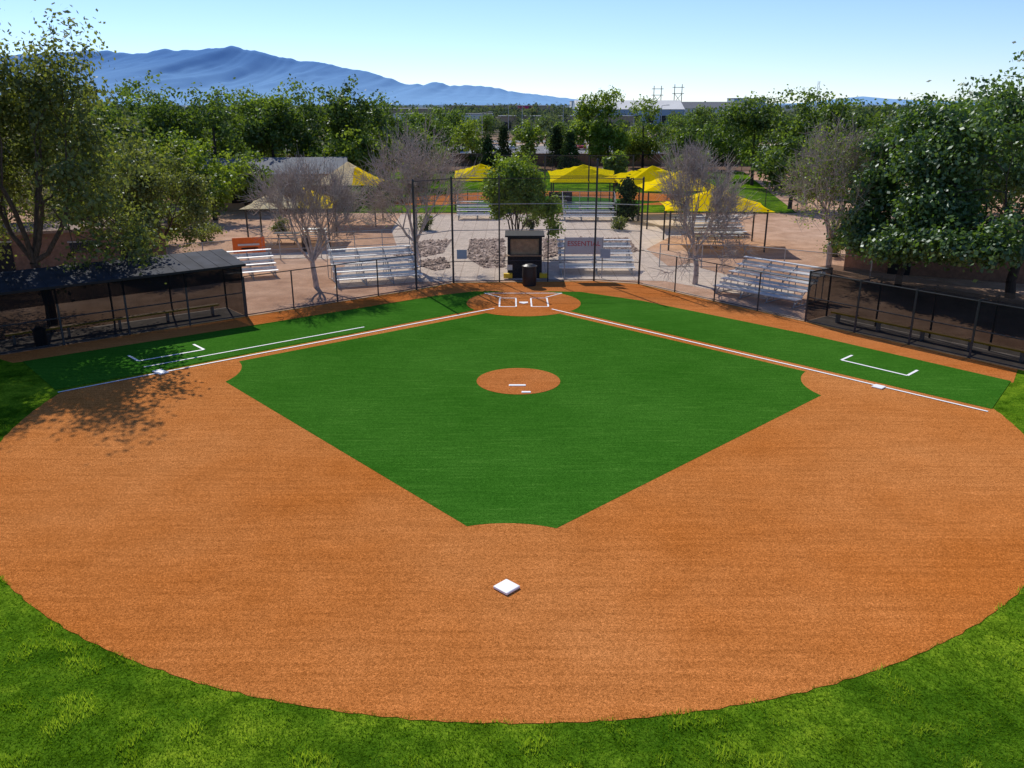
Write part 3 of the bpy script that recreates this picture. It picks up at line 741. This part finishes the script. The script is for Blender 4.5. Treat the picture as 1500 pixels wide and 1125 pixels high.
for x,Y,H,R in [(90,78,9.8,4),(150,80,11.3,4.2),(205,84,12.2,4.6),(255,88,10.6,4.5),(310,86,12.0,4.8),(345,92,11.0,4.5),(395,90,10.2,4),(430,94,11.6,4.4),(475,92,11.4,4.5),(525,96,12.0,4.6),(560,102,10.4,4.2),(600,115,9.2,4),(640,130,8.8,4),
   (60,66,9.4,4),(120,68,9.0,3.8),(-20,70,11,5),(230,100,11,5),(370,106,11,5),(640,150,8.3,4),(665,165,8.6,4.2)]:
    row.append((px(x,Y),Y,H,R))
crowns('tree_row',row,'leafA',clumps=120,per=34,sig=.40,size=.38)
row=[(px(x,Y),Y,H,R) for x,Y,H,R in [(165,64,6.0,3),(300,72,6.5,3.2),(350,78,5.4,3),(500,88,7.4,3.4),(550,92,7.6,3.4),(610,100,6.8,3.2),(250,74,7.4,3.6)]]
crowns('tree_row',row,'leafD',clumps=90,per=32,sig=.40,size=.34)
row=[(px(x,Y),Y,H,R) for x,Y,H,R in [(1075,112,9.6,4.4),(1110,104,10.8,4.4),(1155,98,11.4,4.8),(1200,96,10.4,4.5),(1232,92,10.4,4),(1265,90,9.6,4.2),(1300,84,9.5,4),(1350,80,10,4.5),(1420,78,10,5),(1500,75,10,5),(1030,130,9.2,4),(1010,120,7.0,3),(1170,80,6.8,3.4)]]
crowns('tree_row',row,'leafA',clumps=120,per=34,sig=.40,size=.38)
for x,Y,H,R in [(866,128,10.8,3.7),(893,126,11.8,3.9),(945,132,10.4,4.0)]:
    crowns('poplar_tree',[(px(x,Y),Y,H,R)],'leafD',clumps=170,per=34,sig=.40,size=.38,lo=.2)
for x,Y,H,R in [(715,118,5.5,1.7),(738,135,6.0,1.6),(835,122,5.5,1.8),(815,135,6,1.7)]: conifer('conifer_tree',px(x,Y,3),Y,H,R)
for x,Y,H,R in [(770,132,7.2,3.2),(690,140,7.4,3.2),(820,150,7,3),(1015,100,4.5,2.3),(905,104,4,2),(620,170,8,4),(715,215,7,3.5),(800,218,7,3.5),(985,150,7.5,3.5),(1000,170,8,4)]:
    crowns('park_tree',[(px(x,Y,4),Y,H,R)],'leafD' if Y<150 else 'leafA',clumps=80,per=30,sig=.42,size=.38)
conifer('conifer_tree',px(895,84,2),72,3.4,.9)
crowns('shrub_planting',[(-22,60,1.4,1.2),(-18,66,1.2,1.1),(21,54,1.3,1.2),(25,62,1.4,1.4),(-6.8,66,1.2,1.0),(8.5,66,1.1,1.0),(1.5,66,1.2,1)],'leafB',clumps=24,per=40,sig=.6,size=.14,nbr=(3,5))
def far(n,y0,y1,Hm,per,size,clumps):
    C=[];cv=[]
    for i in range(n):
        Y=y0+(y1-y0)*rng.random()**1.3; X=rng.uniform(-.72,.72)*Y
        if Y<240 and -30<X<50 and rng.random()<.75: continue
        if 324<Y<342 and -15<X<50: continue
        H=Hm*rng.uniform(.5,1.15); R=H*rng.uniform(.35,.55)
        d=norm(rng.normal(0,1,(clumps,3))); c=np.array([[X,Y,H*.55]])+d*np.array([[R,R,H*.38]])*rng.uniform(.5,1,(clumps,1))
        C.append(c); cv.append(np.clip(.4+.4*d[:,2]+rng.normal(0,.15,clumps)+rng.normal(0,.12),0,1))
    return leaves(np.concatenate(C),per,size*.9,size,.7,np.concatenate(cv))
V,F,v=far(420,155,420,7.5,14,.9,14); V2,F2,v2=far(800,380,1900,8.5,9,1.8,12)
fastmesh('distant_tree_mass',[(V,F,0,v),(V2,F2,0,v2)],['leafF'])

# ------------------------------------------------------------------ mountains
prof=[(-900,100),(-500,96),(-200,92),(0,86),(80,82),(120,79),(160,76),(185,80),(200,81),(225,79),(250,76),(300,77),(325,75),(350,71),(372,75),(400,81),(440,89),(462,90),(480,94),(500,100),(520,104),(560,114),(600,125),(620,126),(632,122),(660,123),(700,125),(740,131),(758,135),(780,137),(820,143),(870,147),(940,149),(1000,151),(1060,152),(1200,151),(1235,148),(1262,142),(1290,148),(1340,152),(1500,150),(1700,146),(2200,150)]
pxs=np.array([p[0] for p in prof]);pys=np.array([p[1] for p in prof])
nu=1100;nv=34; D0=12500.
ux=np.linspace(-900,2200,nu)
hy=np.interp(ux,pxs,pys)
def vn(x,f,seed):
    tb=np.random.default_rng(seed).uniform(-1,1,4000); q=x*f+1000; i=np.floor(q).astype(int)%3999; fr=q-np.floor(q)
    return tb[i]*(1-fr)+tb[i+1]*fr
hz=(152-hy)/1370*D0+9
amp=np.clip(hz/250,0.15,1)
hz=np.maximum(hz*1.03+amp*(20*vn(ux,1/30,1)+16*vn(ux,1/12,2)+9*vn(ux,1/5,3)),0)*(hz>14)
X=(ux-750)/1220*D0*.948
V=[]
for j in range(nv):
    t=j/(nv-1); Yj=D0-5600*(1-t)
    spur=.5+.5*vn(ux+t*35,1/46,7)+.28*vn(ux-t*20,1/17,8)+.12*vn(ux,1/7,9+j//3)
    sp=1-.75*t*(1-t)*2.2*np.clip(spur,0,1.4)
    z=hz*(t**1.05)*np.clip(sp,.1,1.02)
    V.append(np.stack([X,np.full(nu,Yj),z-3],1))
V.append(np.stack([X,np.full(nu,D0+3500),np.zeros(nu)-5],1))
V=np.concatenate(V); i=np.arange(nu-1); F=np.concatenate([np.stack([i+j*nu,i+1+j*nu,i+1+(j+1)*nu,i+(j+1)*nu],1) for j in range(nv)])
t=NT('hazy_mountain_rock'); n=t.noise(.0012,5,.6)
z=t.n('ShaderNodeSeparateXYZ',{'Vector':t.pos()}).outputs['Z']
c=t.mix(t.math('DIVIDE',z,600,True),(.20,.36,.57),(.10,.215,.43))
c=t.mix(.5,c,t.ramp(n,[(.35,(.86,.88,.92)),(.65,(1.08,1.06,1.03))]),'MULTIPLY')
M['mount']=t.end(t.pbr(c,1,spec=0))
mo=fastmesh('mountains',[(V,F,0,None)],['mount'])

# ------------------------------------------------------------------ light
EL=math.radians(43); hx,hyv=.42,-.90; l=math.hypot(hx,hyv)
dirv=Vector((hx/l*math.cos(EL),hyv/l*math.cos(EL),-math.sin(EL)))
sl=bpy.data.lights.new('sun','SUN'); sl.energy=5.0; sl.angle=math.radians(.5); sl.color=(1,.95,.86)
so=bpy.data.objects.new('sun',sl); COL.objects.link(so); so.rotation_euler=dirv.to_track_quat('-Z','Y').to_euler()
w=bpy.data.worlds.new('World'); scene.world=w; w.use_nodes=True
nt=w.node_tree; bg=nt.nodes['Background']; sk=nt.nodes.new('ShaderNodeTexSky'); sk.sky_type='NISHITA'; sk.sun_disc=False
sk.sun_elevation=EL; sk.sun_rotation=math.atan2(-hx,-hyv); sk.air_density=1.0; sk.dust_density=.0; sk.ozone_density=3.5; sk.altitude=1500
mx=nt.nodes.new('ShaderNodeMix'); mx.data_type='RGBA'; mx.blend_type='MULTIPLY'; mx.inputs[0].default_value=1; mx.inputs[7].default_value=(.88,.94,1.17,1)
nt.links.new(sk.outputs[0],mx.inputs[6]); nt.links.new(mx.outputs[2],bg.inputs[0]); bg.inputs[1].default_value=.125
scene.view_settings.view_transform='Standard'; scene.view_settings.look='None'; scene.view_settings.exposure=0
# ------------------------------------------------------------------ camera
cam=bpy.data.cameras.new('camera'); co=bpy.data.objects.new('camera',cam); COL.objects.link(co)
cam.sensor_width=36; cam.lens=36*1220/1500; cam.clip_end=40000; cam.clip_start=.1
co.location=(0,0,9.45); co.rotation_euler=(math.radians(90-18.6),0,0); scene.camera=co
